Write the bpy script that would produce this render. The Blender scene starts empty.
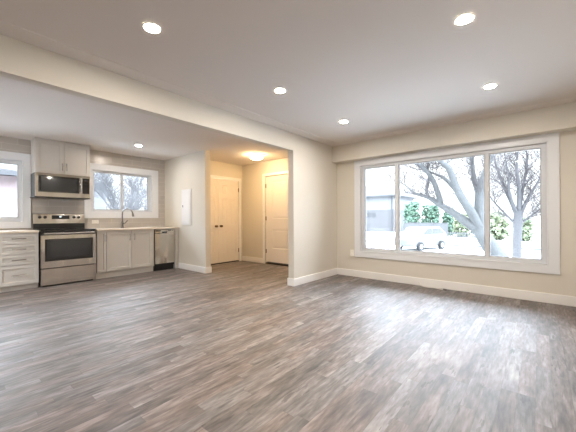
import bpy, bmesh, math, random
from mathutils import Vector, Matrix

C = bpy.context.scene.collection
SC = bpy.context.scene
PI = math.pi
random.seed(7)

# ------------------------------------------------------------------ camera, sky, exposure
cam_d = bpy.data.cameras.new('camera')
cam = bpy.data.objects.new('camera', cam_d)
C.objects.link(cam)
cam_d.sensor_fit = 'HORIZONTAL'
cam_d.sensor_width = 36.0
cam_d.lens = 296.02 / 576 * 36.0
cam_d.shift_y = (218.34 - 216) / 576
cam_d.clip_start = 0.02
cam_d.clip_end = 400
_yaw, _roll = -0.7043, -0.0043
_f = Vector((math.sin(_yaw), math.cos(_yaw), 0))
_r = Vector((math.cos(_yaw), -math.sin(_yaw), 0))
_u = Vector((0, 0, 1))
_r2 = _r * math.cos(_roll) + _u * math.sin(_roll)
_u2 = _u * math.cos(_roll) - _r * math.sin(_roll)
cam.matrix_world = Matrix(((_r2.x, _u2.x, -_f.x, 2.9759), (_r2.y, _u2.y, -_f.y, -4.9654),
                           (_r2.z, _u2.z, -_f.z, 1.0805), (0, 0, 0, 1)))
SC.camera = cam

SKY = 24.0
LAMP = 600.0
DOME = 86.0
world = bpy.data.worlds.new('overcast_sky')
SC.world = world
world.use_nodes = True
_bg = world.node_tree.nodes['Background']
_wn, _wl = world.node_tree.nodes, world.node_tree.links
_tc = _wn.new('ShaderNodeTexCoord')
_sp = _wn.new('ShaderNodeSeparateXYZ')
_wl.new(_tc.outputs['Generated'], _sp.inputs[0])
_sr = _wn.new('ShaderNodeValToRGB')          # overcast: hazy and dim at the horizon, bright overhead
_sr.color_ramp.interpolation = 'EASE'
for _i, (_p, _v) in enumerate(((0.165, 0.085), (0.34, 0.68), (1.0, 1.0))):
    _k = _sr.color_ramp.elements[_i] if _i < 2 else _sr.color_ramp.elements.new(_p)
    _k.position = _p
    _k.color = (_v, _v, _v, 1)
_wl.new(_sp.outputs[2], _sr.inputs[0])
_ml = _wn.new('ShaderNodeMath')
_ml.operation = 'MULTIPLY'
_ml.inputs[1].default_value = SKY
_wl.new(_sr.outputs[0], _ml.inputs[0])
_wl.new(_ml.outputs[0], _bg.inputs[1])
_sc = _wn.new('ShaderNodeValToRGB')
_sc.color_ramp.elements[0].position = 0.16
_sc.color_ramp.elements[0].color = (0.96, 0.98, 1.0, 1)
_sc.color_ramp.elements[1].position = 0.3
_sc.color_ramp.elements[1].color = (0.75, 0.845, 1.0, 1)
_wl.new(_sp.outputs[2], _sc.inputs[0])
_wl.new(_sc.outputs[0], _bg.inputs[0])

SC.view_settings.view_transform = 'Standard'
SC.view_settings.look = 'None'
SC.view_settings.gamma = 1
SC.view_settings.use_curve_mapping = False
SC.view_settings.exposure = 0.3
SC.cycles.max_bounces = 14
SC.cycles.diffuse_bounces = 8
SC.cycles.glossy_bounces = 5
SC.cycles.transparent_max_bounces = 16
SC.cycles.caustics_reflective = False
SC.cycles.caustics_refractive = False
SC.cycles.sample_clamp_indirect = 60.0
SC.cycles.use_denoising = True


# ------------------------------------------------------------------ materials
def lin(r, g, b):
    def f(c):
        c /= 255.0
        return c / 12.92 if c <= 0.04045 else ((c + 0.055) / 1.055) ** 2.4
    return (f(r), f(g), f(b), 1)


def new_mat(name):
    m = bpy.data.materials.new(name)
    m.use_nodes = True
    return m, m.node_tree, m.node_tree.nodes['Principled BSDF']


def mat(name, col, rough=0.5, metal=0.0, noise=0.03, scale=6.0, bump=0.0, spec=0.5, coat=0.0):
    """painted / plain surface with a little procedural variation"""
    m, nt, p = new_mat(name)
    N, L = nt.nodes, nt.links
    tc = N.new('ShaderNodeTexCoord')
    nz = N.new('ShaderNodeTexNoise')
    nz.inputs['Scale'].default_value = scale
    nz.inputs['Detail'].default_value = 4
    L.new(tc.outputs['Object'], nz.inputs['Vector'])
    mx = N.new('ShaderNodeMix')
    mx.data_type = 'RGBA'
    mx.inputs[6].default_value = tuple(c * (1 - noise) for c in col[:3]) + (1,)
    mx.inputs[7].default_value = tuple(min(1, c * (1 + noise)) for c in col[:3]) + (1,)
    L.new(nz.outputs['Fac'], mx.inputs[0])
    L.new(mx.outputs[2], p.inputs['Base Color'])
    p.inputs['Roughness'].default_value = rough
    p.inputs['Metallic'].default_value = metal
    p.inputs['Specular IOR Level'].default_value = spec
    p.inputs['Coat Weight'].default_value = coat
    if bump:
        b = N.new('ShaderNodeBump')
        b.inputs['Strength'].default_value = bump
        b.inputs['Distance'].default_value = 0.01
        n2 = N.new('ShaderNodeTexNoise')
        n2.inputs['Scale'].default_value = scale * 12
        L.new(tc.outputs['Object'], n2.inputs['Vector'])
        L.new(n2.outputs['Fac'], b.inputs['Height'])
        L.new(b.outputs['Normal'], p.inputs['Normal'])
    return m


def emit(name, col, strength):
    m, nt, p = new_mat(name)
    p.inputs['Base Color'].default_value = (0.9, 0.9, 0.88, 1)
    p.inputs['Emission Color'].default_value = col
    p.inputs['Emission Strength'].default_value = strength
    return m


def math_node(nt, op, a, b=None, c=None):
    n = nt.nodes.new('ShaderNodeMath')
    n.operation = op
    for i, v in enumerate((a, b, c)):
        if v is None:
            continue
        if isinstance(v, (int, float)):
            n.inputs[i].default_value = v
        else:
            nt.links.new(v, n.inputs[i])
    return n.outputs[0]


def floor_material():
    m, nt, p = new_mat('vinyl_planks')
    N, L = nt.nodes, nt.links
    tc = N.new('ShaderNodeTexCoord')
    sp = N.new('ShaderNodeSeparateXYZ')
    L.new(tc.outputs['Object'], sp.inputs[0])
    X, Y = sp.outputs[0], sp.outputs[1]
    W, LEN = 0.083, 0.78

    def plank(width, length, seed):
        u = math_node(nt, 'DIVIDE', math_node(nt, 'ADD', X, 50 + seed), width)
        row = math_node(nt, 'FLOOR', u)
        wn = N.new('ShaderNodeTexWhiteNoise')
        wn.noise_dimensions = '1D'
        L.new(row, wn.inputs['W'])
        v = math_node(nt, 'ADD', math_node(nt, 'DIVIDE', math_node(nt, 'ADD', Y, 50), length), wn.outputs['Value'])
        col = math_node(nt, 'FLOOR', v)
        cx = N.new('ShaderNodeCombineXYZ')
        L.new(row, cx.inputs[0])
        L.new(col, cx.inputs[1])
        cx.inputs[2].default_value = seed
        w2 = N.new('ShaderNodeTexWhiteNoise')
        w2.noise_dimensions = '3D'
        L.new(cx.outputs[0], w2.inputs['Vector'])
        return u, v, w2

    u, v, rnd = plank(W, LEN, 0.0)
    # grain stretched along the plank, shifted per plank
    gm = N.new('ShaderNodeCombineXYZ')
    L.new(math_node(nt, 'ADD', math_node(nt, 'MULTIPLY', X, 14.0), math_node(nt, 'MULTIPLY', rnd.outputs['Value'], 40)), gm.inputs[0])
    L.new(math_node(nt, 'MULTIPLY', Y, 2.3), gm.inputs[1])
    L.new(math_node(nt, 'MULTIPLY', rnd.outputs['Value'], 17), gm.inputs[2])
    g1 = N.new('ShaderNodeTexNoise')
    g1.inputs['Scale'].default_value = 1.0
    g1.inputs['Detail'].default_value = 7
    g1.inputs['Roughness'].default_value = 0.62
    g1.inputs['Distortion'].default_value = 0.5
    L.new(gm.outputs[0], g1.inputs['Vector'])
    # broad worn patches
    pm = N.new('ShaderNodeCombineXYZ')
    L.new(math_node(nt, 'MULTIPLY', X, 9.0), pm.inputs[0])
    L.new(math_node(nt, 'MULTIPLY', Y, 2.6), pm.inputs[1])
    L.new(math_node(nt, 'MULTIPLY', rnd.outputs['Value'], 31), pm.inputs[2])
    g2 = N.new('ShaderNodeTexNoise')
    g2.inputs['Scale'].default_value = 1.0
    g2.inputs['Detail'].default_value = 5
    g2.inputs['Roughness'].default_value = 0.6
    L.new(pm.outputs[0], g2.inputs['Vector'])
    fm = N.new('ShaderNodeCombineXYZ')
    L.new(math_node(nt, 'ADD', math_node(nt, 'MULTIPLY', X, 52.0), math_node(nt, 'MULTIPLY', rnd.outputs['Value'], 90)), fm.inputs[0])
    L.new(math_node(nt, 'MULTIPLY', Y, 8.0), fm.inputs[1])
    g3 = N.new('ShaderNodeTexNoise')
    g3.inputs['Scale'].default_value = 1.0
    g3.inputs['Detail'].default_value = 3
    L.new(fm.outputs[0], g3.inputs['Vector'])
    tone = math_node(nt, 'ADD', math_node(nt, 'ADD', math_node(nt, 'MULTIPLY', rnd.outputs['Value'], 0.20), math_node(nt, 'MULTIPLY', g3.outputs['Fac'], 0.62)),
                     math_node(nt, 'ADD', math_node(nt, 'MULTIPLY', g1.outputs['Fac'], 0.85),
                               math_node(nt, 'MULTIPLY', g2.outputs['Fac'], 0.62)))
    # dark cracks and flecks in the worn patches
    km = N.new('ShaderNodeCombineXYZ')
    L.new(math_node(nt, 'MULTIPLY', X, 46.0), km.inputs[0])
    L.new(math_node(nt, 'MULTIPLY', Y, 6.0), km.inputs[1])
    L.new(math_node(nt, 'MULTIPLY', rnd.outputs['Value'], 57), km.inputs[2])
    g4 = N.new('ShaderNodeTexNoise')
    g4.inputs['Scale'].default_value = 1.0
    g4.inputs['Detail'].default_value = 2
    L.new(km.outputs[0], g4.inputs['Vector'])
    fleck = math_node(nt, 'MULTIPLY', math_node(nt, 'GREATER_THAN', g4.outputs['Fac'], 0.61),
                      math_node(nt, 'MAXIMUM', math_node(nt, 'SUBTRACT', g2.outputs['Fac'], 0.40), 0.0))
    tone = math_node(nt, 'SUBTRACT', math_node(nt, 'SUBTRACT', tone, 0.665), math_node(nt, 'MULTIPLY', fleck, 0.9))
    cr = N.new('ShaderNodeValToRGB')
    e = cr.color_ramp.elements
    e[0].position = 0.18
    e[0].color = lin(58, 49, 47)
    e[1].position = 0.85
    e[1].color = lin(176, 164, 157)
    for pos, c in ((0.34, (90, 77, 72)), (0.5, (116, 102, 96)), (0.66, (144, 131, 125))):
        k = e.new(pos)
        k.color = lin(*c)
    L.new(tone, cr.inputs[0])
    # warm / cool shift from plank to plank
    hs = N.new('ShaderNodeHueSaturation')
    L.new(cr.outputs[0], hs.inputs['Color'])
    sepc = N.new('ShaderNodeSeparateColor')
    L.new(rnd.outputs['Color'], sepc.inputs[0])
    L.new(math_node(nt, 'ADD', math_node(nt, 'MULTIPLY', sepc.outputs[1], 0.6), 0.4), hs.inputs['Saturation'])
    L.new(math_node(nt, 'ADD', math_node(nt, 'MULTIPLY', sepc.outputs[2], 0.14), 0.86), hs.inputs['Value'])
    # seams
    fu = math_node(nt, 'FRACT', u)
    fv = math_node(nt, 'FRACT', v)
    du = math_node(nt, 'MULTIPLY', math_node(nt, 'MINIMUM', fu, math_node(nt, 'SUBTRACT', 1.0, fu)), W)
    dv = math_node(nt, 'MULTIPLY', math_node(nt, 'MINIMUM', fv, math_node(nt, 'SUBTRACT', 1.0, fv)), LEN)
    d = math_node(nt, 'MINIMUM', du, dv)
    seam = math_node(nt, 'LESS_THAN', d, 0.0016)
    mx = N.new('ShaderNodeMix')
    mx.data_type = 'RGBA'
    L.new(math_node(nt, 'MULTIPLY', seam, 0.35), mx.inputs[0])
    L.new(hs.outputs[0], mx.inputs[6])
    mx.inputs[7].default_value = lin(58, 48, 44)
    L.new(mx.outputs[2], p.inputs['Base Color'])
    L.new(math_node(nt, 'ADD', math_node(nt, 'MULTIPLY', g2.outputs['Fac'], 0.14), 0.46), p.inputs['Roughness'])
    p.inputs['Specular IOR Level'].default_value = 1.0
    b = N.new('ShaderNodeBump')
    b.inputs['Strength'].default_value = 0.12
    b.inputs['Distance'].default_value = 0.002
    L.new(math_node(nt, 'SUBTRACT', g1.outputs['Fac'], math_node(nt, 'MULTIPLY', seam, 0.6)), b.inputs['Height'])
    L.new(b.outputs['Normal'], p.inputs['Normal'])
    return m


def tile_material():
    """long horizontal glazed tiles on the wall whose plane is X = const"""
    m, nt, p = new_mat('greige_wall_tile')
    N, L = nt.nodes, nt.links
    tc = N.new('ShaderNodeTexCoord')
    sp = N.new('ShaderNodeSeparateXYZ')
    L.new(tc.outputs['Object'], sp.inputs[0])
    cx = N.new('ShaderNodeCombineXYZ')
    L.new(math_node(nt, 'ADD', sp.outputs[1], 20.11), cx.inputs[0])
    L.new(math_node(nt, 'ADD', sp.outputs[2], 10.0 - 0.91), cx.inputs[1])
    br = N.new('ShaderNodeTexBrick')
    br.offset = 0.5
    br.inputs['Scale'].default_value = 1.0
    br.inputs['Brick Width'].default_value = 0.405
    br.inputs['Row Height'].default_value = 0.102
    br.inputs['Mortar Size'].default_value = 0.003
    br.inputs['Mortar Smooth'].default_value = 0.2
    br.inputs['Color1'].default_value = lin(183, 177, 170)
    br.inputs['Color2'].default_value = lin(192, 186, 179)
    br.inputs['Mortar'].default_value = lin(212, 207, 200)
    L.new(cx.outputs[0], br.inputs['Vector'])
    L.new(br.outputs['Color'], p.inputs['Base Color'])
    p.inputs['Roughness'].default_value = 0.22
    b = N.new('ShaderNodeBump')
    b.invert = True
    b.inputs['Strength'].default_value = 0.5
    b.inputs['Distance'].default_value = 0.002
    L.new(br.outputs['Fac'], b.inputs['Height'])
    L.new(b.outputs['Normal'], p.inputs['Normal'])
    return m


def steel_material(name, col=(202, 196, 188), rough=0.16):
    """brushed sheet: brushing runs level, the thin sheet buckles slightly from side to side"""
    m, nt, p = new_mat(name)
    N, L = nt.nodes, nt.links
    p.inputs['Base Color'].default_value = lin(*col)
    p.inputs['Metallic'].default_value = 1.0
    p.inputs['Roughness'].default_value = rough
    p.inputs['Anisotropic'].default_value = 0.8
    tg = N.new('ShaderNodeTangent')
    tg.direction_type = 'RADIAL'
    tg.axis = 'Z'
    L.new(tg.outputs[0], p.inputs['Tangent'])
    tc = N.new('ShaderNodeTexCoord')
    mp = N.new('ShaderNodeMapping')
    mp.inputs['Scale'].default_value = (5.5, 1, 1.3)
    L.new(tc.outputs['Object'], mp.inputs[0])
    nz = N.new('ShaderNodeTexNoise')
    nz.inputs['Scale'].default_value = 1
    nz.inputs['Detail'].default_value = 0
    L.new(mp.outputs[0], nz.inputs['Vector'])
    b = N.new('ShaderNodeBump')
    b.inputs['Strength'].default_value = 0.9
    b.inputs['Distance'].default_value = 0.04
    L.new(nz.outputs['Fac'], b.inputs['Height'])
    L.new(b.outputs['Normal'], p.inputs['Normal'])
    return m


def glass_material():
    m = bpy.data.materials.new('window_glass')
    m.use_nodes = True
    nt = m.node_tree
    N, L = nt.nodes, nt.links
    N.clear()
    o = N.new('ShaderNodeOutputMaterial')
    t = N.new('ShaderNodeBsdfTransparent')
    t.inputs[0].default_value = (0.95, 0.97, 0.965, 1)
    g = N.new('ShaderNodeBsdfGlossy')
    g.inputs['Roughness'].default_value = 0.02
    fr = N.new('ShaderNodeFresnel')
    fr.inputs['IOR'].default_value = 1.3
    mx = N.new('ShaderNodeMixShader')
    L.new(fr.outputs[0], mx.inputs[0])
    L.new(t.outputs[0], mx.inputs[1])
    L.new(g.outputs[0], mx.inputs[2])
    L.new(mx.outputs[0], o.inputs[0])
    return m


def striped(name, c1, c2, axis, period, rough=0.7):
    """siding or boards: thin dark joints every period along an axis"""
    m, nt, p = new_mat(name)
    N, L = nt.nodes, nt.links
    tc = N.new('ShaderNodeTexCoord')
    sp = N.new('ShaderNodeSeparateXYZ')
    L.new(tc.outputs['Object'], sp.inputs[0])
    fr = math_node(nt, 'FRACT', math_node(nt, 'DIVIDE', math_node(nt, 'ADD', sp.outputs[axis], 50), period))
    mx = N.new('ShaderNodeMix')
    mx.data_type = 'RGBA'
    L.new(math_node(nt, 'LESS_THAN', fr, 0.12), mx.inputs[0])
    mx.inputs[6].default_value = c1
    mx.inputs[7].default_value = c2
    L.new(mx.outputs[2], p.inputs['Base Color'])
    p.inputs['Roughness'].default_value = rough
    return m


def foliage(name, dark, light):
    m, nt, p = new_mat(name)
    N, L = nt.nodes, nt.links
    tc = N.new('ShaderNodeTexCoord')
    nz = N.new('ShaderNodeTexNoise')
    nz.inputs['Scale'].default_value = 5
    nz.inputs['Detail'].default_value = 6
    L.new(tc.outputs['Object'], nz.inputs['Vector'])
    cr = N.new('ShaderNodeValToRGB')
    cr.color_ramp.elements[0].position = 0.35
    cr.color_ramp.elements[1].position = 0.68
    cr.color_ramp.elements[0].color = dark
    cr.color_ramp.elements[1].color = light
    L.new(nz.outputs['Fac'], cr.inputs[0])
    L.new(cr.outputs[0], p.inputs['Base Color'])
    p.inputs['Roughness'].default_value = 0.8
    return m


M = {}
M['floor'] = floor_material()
M['tile'] = tile_material()
M['wall'] = mat('cream_wall_paint', lin(218, 212, 200), 0.75, noise=0.012, scale=1.5, bump=0.02)
M['ceiling'] = mat('ceiling_paint', lin(226, 219, 213), 0.9, noise=0.012, scale=1.0, bump=0.03)
M['trim'] = mat('white_trim_paint', lin(240, 238, 235), 0.4, noise=0.01)
M['door'] = mat('door_paint', lin(236, 228, 218), 0.42, noise=0.01)
M['casing'] = mat('white_casing_paint', lin(228, 230, 233), 0.4, noise=0.01)
M['vinyl'] = mat('white_window_vinyl', lin(212, 215, 219), 0.35, noise=0.01)
M['vinyl_grey'] = mat('grey_window_vinyl', lin(176, 178, 180), 0.4, noise=0.01)
M['cab'] = mat('greige_cabinet_paint', lin(204, 199, 192), 0.42, noise=0.012, scale=3)
M['cab_dark'] = mat('cabinet_shadow_board', lin(120, 108, 98), 0.6)
M['counter'] = mat('cream_quartz', lin(226, 214, 198), 0.25, noise=0.05, scale=60)
M['steel'] = steel_material('brushed_steel')
M['chrome'] = mat('polished_nickel', lin(196, 194, 190), 0.2, 1.0, noise=0.01)
M['faucet'] = mat('faucet_chrome', lin(150, 150, 150), 0.16, 1.0, noise=0.02)
M['roof2'] = mat('pale_grey_shingle', (0.095, 0.094, 0.095, 1), 0.9, noise=0.15, scale=3)
M['black'] = mat('black_enamel', lin(24, 23, 23), 0.35, noise=0.05)
M['blackglass'] = mat('black_glass', lin(20, 20, 22), 0.08, noise=0.03, coat=0.5)
M['ovenglass'] = mat('oven_glass', lin(46, 47, 48), 0.12, noise=0.03, coat=0.6)
M['bronze'] = mat('aged_bronze', lin(122, 98, 72), 0.35, 0.9, noise=0.05)
M['threshold_shade'] = mat('threshold_gap_shade', lin(28, 22, 18), 0.6)  # shade of the gaps under the doors put into the colour
M['plate'] = mat('white_plastic', lin(240, 236, 228), 0.35, noise=0.01)
M['panelpaint'] = mat('white_panel_enamel', lin(226, 224, 223), 0.35, noise=0.01)
M['slot'] = mat('dark_slot', lin(60, 58, 56), 0.5)
M['glass'] = glass_material()
M['lens'] = emit('downlight_lens', (1.0, 0.90, 0.79, 1), LAMP)
M['dome'] = emit('ceiling_dome_glass', (1.0, 0.68, 0.34, 1), DOME)
M['display'] = emit('clock_display', (0.7, 0.9, 1.0, 1), 1.2)
M['cable'] = mat('white_cable', lin(225, 222, 216), 0.5)
M['bark'] = mat('grey_bark', (0.06, 0.061, 0.06, 1), 0.9, noise=0.25, scale=7, bump=0.5)
M['bark2'] = mat('pale_grey_bark', (0.07, 0.068, 0.07, 1), 0.9, noise=0.2, scale=9)
M['twig'] = mat('twig_bark', (0.068, 0.06, 0.06, 1), 0.9, noise=0.2)
M['twig2'] = mat('pale_twig_bark', (0.085, 0.083, 0.086, 1), 0.9, noise=0.2)
M['bark3'] = mat('pale_bark', (0.09, 0.088, 0.09, 1), 0.9, noise=0.2)
M['ground'] = mat('pale_frosted_ground', (0.42, 0.425, 0.43, 1), 0.9, noise=0.12, scale=0.6)
M['kerb'] = mat('concrete_kerb', (0.055, 0.055, 0.055, 1), 0.9)
M['hedge'] = foliage('evergreen_foliage', (0.025, 0.05, 0.035, 1), (0.085, 0.15, 0.095, 1))
M['bush'] = foliage('olive_foliage', (0.05, 0.07, 0.04, 1), (0.16, 0.17, 0.09, 1))
M['fence'] = striped('white_fence_boards', (.065, .065, .065, 1), (.045, .045, .047, 1), 0, 0.35)
M['picket'] = mat('white_picket_paint', (0.06, 0.06, 0.06, 1), 0.6)
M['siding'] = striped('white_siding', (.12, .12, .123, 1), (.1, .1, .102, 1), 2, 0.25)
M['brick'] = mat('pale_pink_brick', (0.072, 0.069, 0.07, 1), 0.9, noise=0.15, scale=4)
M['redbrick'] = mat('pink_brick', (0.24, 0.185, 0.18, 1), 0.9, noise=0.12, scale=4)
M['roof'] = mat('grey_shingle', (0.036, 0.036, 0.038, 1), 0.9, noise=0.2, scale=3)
M['fascia'] = mat('grey_fascia', (0.05, 0.05, 0.053, 1), 0.7)
M['greenfascia'] = mat('pale_green_fascia', (0.07, 0.08, 0.073, 1), 0.7)
M['darkpane'] = mat('far_window_pane', (0.035, 0.036, 0.04, 1), 0.3)
M['carpaint'] = mat('white_car_paint', (0.085, 0.085, 0.087, 1), 0.35, noise=0.02, coat=0.5)
M['carglass'] = mat('car_window', (0.04, 0.042, 0.044, 1), 0.2)
M['tyre'] = mat('tyre_rubber', (0.015, 0.015, 0.015, 1), 0.8)


# ------------------------------------------------------------------ mesh helpers
class MB:
    def __init__(self):
        self.bm = bmesh.new()

    def box(self, x0, x1, y0, y1, z0, z1, bev=0.0, seg=2):
        r = bmesh.ops.create_cube(self.bm, size=1.0)
        vs = r['verts']
        for v in vs:
            v.co = Vector(((x0 + x1) / 2 + v.co.x * (x1 - x0), (y0 + y1) / 2 + v.co.y * (y1 - y0),
                           (z0 + z1) / 2 + v.co.z * (z1 - z0)))
        if bev:
            es = list({e for v in vs for e in v.link_edges})
            bmesh.ops.bevel(self.bm, geom=es, offset=bev, segments=seg, affect='EDGES', profile=0.5)
        return self

    def cyl(self, p0, p1, r0, r1=None, seg=20):
        p0, p1 = Vector(p0), Vector(p1)
        r1 = r0 if r1 is None else r1
        q = Vector((0, 0, 1)).rotation_difference((p1 - p0).normalized()).to_matrix()
        a, b = [], []
        for k in range(seg):
            t = 2 * PI * k / seg
            d = q @ Vector((math.cos(t), math.sin(t), 0))
            a.append(self.bm.verts.new(p0 + d * r0))
            b.append(self.bm.verts.new(p1 + d * r1))
        for k in range(seg):
            j = (k + 1) % seg
            self.bm.faces.new((a[k], a[j], b[j], b[k]))
        self.bm.faces.new(a[::-1])
        self.bm.faces.new(b)
        return self

    def tube(self, pts, radii, seg=10):
        pts = [Vector(p) for p in pts]
        if isinstance(radii, (int, float)):
            radii = [radii] * len(pts)
        rings = []
        ref = None
        for i, p in enumerate(pts):
            t = (pts[min(i + 1, len(pts) - 1)] - pts[max(i - 1, 0)]).normalized()
            if ref is None:
                ref = t.orthogonal().normalized()
            n = (ref - t * ref.dot(t)).normalized()
            ref = n
            bn = t.cross(n)
            rings.append([self.bm.verts.new(p + (n * math.cos(2 * PI * k / seg) + bn * math.sin(2 * PI * k / seg)) * radii[i])
                          for k in range(seg)])
        for a, b in zip(rings, rings[1:]):
            for k in range(seg):
                j = (k + 1) % seg
                self.bm.faces.new((a[k], a[j], b[j], b[k]))
        self.bm.faces.new(rings[0][::-1])
        self.bm.faces.new(rings[-1])
        return self

    def lathe(self, prof, at=(0, 0, 0), seg=32, axis='Z', sign=1, loop=False):
        """closed surface of revolution from (radius, height) pairs; ends with radius 0 become caps"""
        at = Vector(at)
        rings = []
        for r, h in prof:
            ring = []
            for k in range(seg):
                t = 2 * PI * k / seg
                if axis == 'Z':
                    d = Vector((r * math.cos(t), r * math.sin(t), h * sign))
                elif axis == 'Y':
                    d = Vector((r * math.cos(t), h * sign, r * math.sin(t)))
                else:
                    d = Vector((h * sign, r * math.cos(t), r * math.sin(t)))
                ring.append(self.bm.verts.new(at + d))
            rings.append(ring)
        for a, b in zip(rings, rings[1:]):
            for k in range(seg):
                j = (k + 1) % seg
                self.bm.faces.new((a[k], a[j], b[j], b[k]))
        if loop:
            a, b = rings[-1], rings[0]
            for k in range(seg):
                j = (k + 1) % seg
                self.bm.faces.new((a[k], a[j], b[j], b[k]))
        else:
            self.bm.faces.new(rings[0][::-1])
            self.bm.faces.new(rings[-1])
        return self

    def prism(self, poly, axis, a, b):
        """polygon in the two other axes, extruded along axis from a to b"""
        def P(u, v, w):
            return {'X': Vector((w, u, v)), 'Y': Vector((u, w, v)), 'Z': Vector((u, v, w))}[axis]
        A = [self.bm.verts.new(P(u, v, a)) for u, v in poly]
        B = [self.bm.verts.new(P(u, v, b)) for u, v in poly]
        n = len(poly)
        for k in range(n):
            j = (k + 1) % n
            self.bm.faces.new((A[k], A[j], B[j], B[k]))
        self.bm.faces.new(A[::-1])
        self.bm.faces.new(B)
        return self

    def slab(self, x0, x1, z0, z1, y0, y1, panels=(), steps=((0.004, -0.007),), bev=0.0):
        """door or drawer front: faces -Y at y0, back at y1; each panel (a0,a1,b0,b1) is inset by the steps"""
        bm = self.bm
        xs = sorted({x0, x1, *[v for p in panels for v in p[:2]]})
        zs = sorted({z0, z1, *[v for p in panels for v in p[2:]]})
        G = [[bm.verts.new((x, y0, z)) for z in zs] for x in xs]
        cell = {}
        for i in range(len(xs) - 1):
            for j in range(len(zs) - 1):
                cell[i, j] = bm.faces.new((G[i][j], G[i + 1][j], G[i + 1][j + 1], G[i][j + 1]))
        b00, b10, b11, b01 = [bm.verts.new((x, y1, z)) for x, z in ((x0, z0), (x1, z0), (x1, z1), (x0, z1))]
        n, m = len(xs), len(zs)
        bm.faces.new((b00, b01, b11, b10))
        bm.faces.new([b00, b10] + [G[i][0] for i in range(n - 1, -1, -1)])
        bm.faces.new([b11, b01] + [G[i][m - 1] for i in range(n)])
        bm.faces.new([b01, b00] + [G[0][j] for j in range(m)])
        bm.faces.new([b10, b11] + [G[n - 1][j] for j in range(m - 1, -1, -1)])
        bm.normal_update()
        for a0, a1, c0, c1 in panels:
            fs = [f for (i, j), f in cell.items() if xs[i] >= a0 - 1e-6 and xs[i + 1] <= a1 + 1e-6
                  and zs[j] >= c0 - 1e-6 and zs[j + 1] <= c1 + 1e-6]
            for th, dp in steps:
                bmesh.ops.inset_region(bm, faces=fs, thickness=th, depth=dp, use_even_offset=True, use_boundary=True)
        return self

    def wall_holes(self, x0, x1, z0, z1, y0, y1, holes):
        """vertical wall in the XZ plane between y0 and y1 with rectangular holes, one connected mesh"""
        bm = self.bm
        xs = sorted({x0, x1, *[v for p in holes for v in p[:2]]})
        zs = sorted({z0, z1, *[v for p in holes for v in p[2:]]})
        zs = [z for z in zs if z0 <= z <= z1]
        A = [[bm.verts.new((x, y0, z)) for z in zs] for x in xs]
        B = [[bm.verts.new((x, y1, z)) for z in zs] for x in xs]

        def solid(i, j):
            if i < 0 or j < 0 or i >= len(xs) - 1 or j >= len(zs) - 1:
                return False
            cx, cz = (xs[i] + xs[i + 1]) / 2, (zs[j] + zs[j + 1]) / 2
            return not any(h[0] < cx < h[1] and h[2] < cz < h[3] for h in holes)
        for i in range(len(xs) - 1):
            for j in range(len(zs) - 1):
                if not solid(i, j):
                    continue
                bm.faces.new((A[i][j], A[i + 1][j], A[i + 1][j + 1], A[i][j + 1]))
                bm.faces.new((B[i][j], B[i][j + 1], B[i + 1][j + 1], B[i + 1][j]))
                if not solid(i - 1, j):
                    bm.faces.new((A[i][j], A[i][j + 1], B[i][j + 1], B[i][j]))
                if not solid(i + 1, j):
                    bm.faces.new((A[i + 1][j + 1], A[i + 1][j], B[i + 1][j], B[i + 1][j + 1]))
                if not solid(i, j - 1):
                    bm.faces.new((A[i + 1][j], A[i][j], B[i][j], B[i + 1][j]))
                if not solid(i, j + 1):
                    bm.faces.new((A[i][j + 1], A[i + 1][j + 1], B[i + 1][j + 1], B[i][j + 1]))
        bmesh.ops.remove_doubles(bm, verts=bm.verts[:], dist=1e-6)
        return self

    def frame(self, x0, x1, z0, z1, w, y0, y1, wb=None, wt=None):
        """rectangular picture frame in the XZ plane"""
        wb = w if wb is None else wb
        wt = w if wt is None else wt
        return self.wall_holes(x0, x1, z0, z1, y0, y1, [(x0 + w, x1 - w, z0 + wb, z1 - wt)])

    def build(self, name, material, parent=None, smooth=False, bevel=0.0):
        bmesh.ops.recalc_face_normals(self.bm, faces=self.bm.faces[:])
        me = bpy.data.meshes.new(name)
        self.bm.to_mesh(me)
        self.bm.free()
        me.materials.append(material)
        if smooth:
            me.polygons.foreach_set('use_smooth', [True] * len(me.polygons))
        o = bpy.data.objects.new(name, me)
        C.objects.link(o)
        if parent:
            o.parent = parent
        if bevel:
            b = o.modifiers.new('soft_edge', 'BEVEL')
            b.width = bevel
            b.segments = 2
            b.limit_method = 'ANGLE'
            b.angle_limit = math.radians(50)
        if smooth:
            es = o.modifiers.new('split', 'EDGE_SPLIT')
            es.split_angle = math.radians(40)
        return o


def tag(o, label, cat, group=None):
    o['label'] = label
    o['category'] = cat
    if group:
        o['group'] = group
    return o


def thing(name, label, cat, loc=(0, 0, 0), rz=0.0, group=None):
    o = bpy.data.objects.new(name, None)
    C.objects.link(o)
    o.location = loc
    o.rotation_euler = (0, 0, rz)
    o.empty_display_size = 0.1
    return tag(o, label, cat, group)


def structure(name, loc=(0, 0, 0), rz=0.0):
    o = bpy.data.objects.new(name, None)
    C.objects.link(o)
    o.location = loc
    o.rotation_euler = (0, 0, rz)
    o.empty_display_size = 0.1
    o['kind'] = 'structure'
    return o


def struct(name, mb, material, bevel=0.0):
    o = mb.build(name, material, None, bevel=bevel)
    o['kind'] = 'structure'
    return o


def dup(root, loc, label, rz=None):
    """copy of a thing with copies of its parts and their sub-parts"""
    def rec(o, parent):
        c = o.copy()
        C.objects.link(c)
        if parent:
            c.parent = parent
        for ch in o.children:
            rec(ch, c)
        return c
    r = rec(root, None)
    r.location = loc
    r['label'] = label
    return r


H = 2.44
XK = -3.68           # tiled kitchen wall
YN = -1.567          # wall with the electrical panel
XC = -2.85           # closet wall
YD = 0.08            # front door wall
XR, YB = 3.90, -6.30

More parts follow.
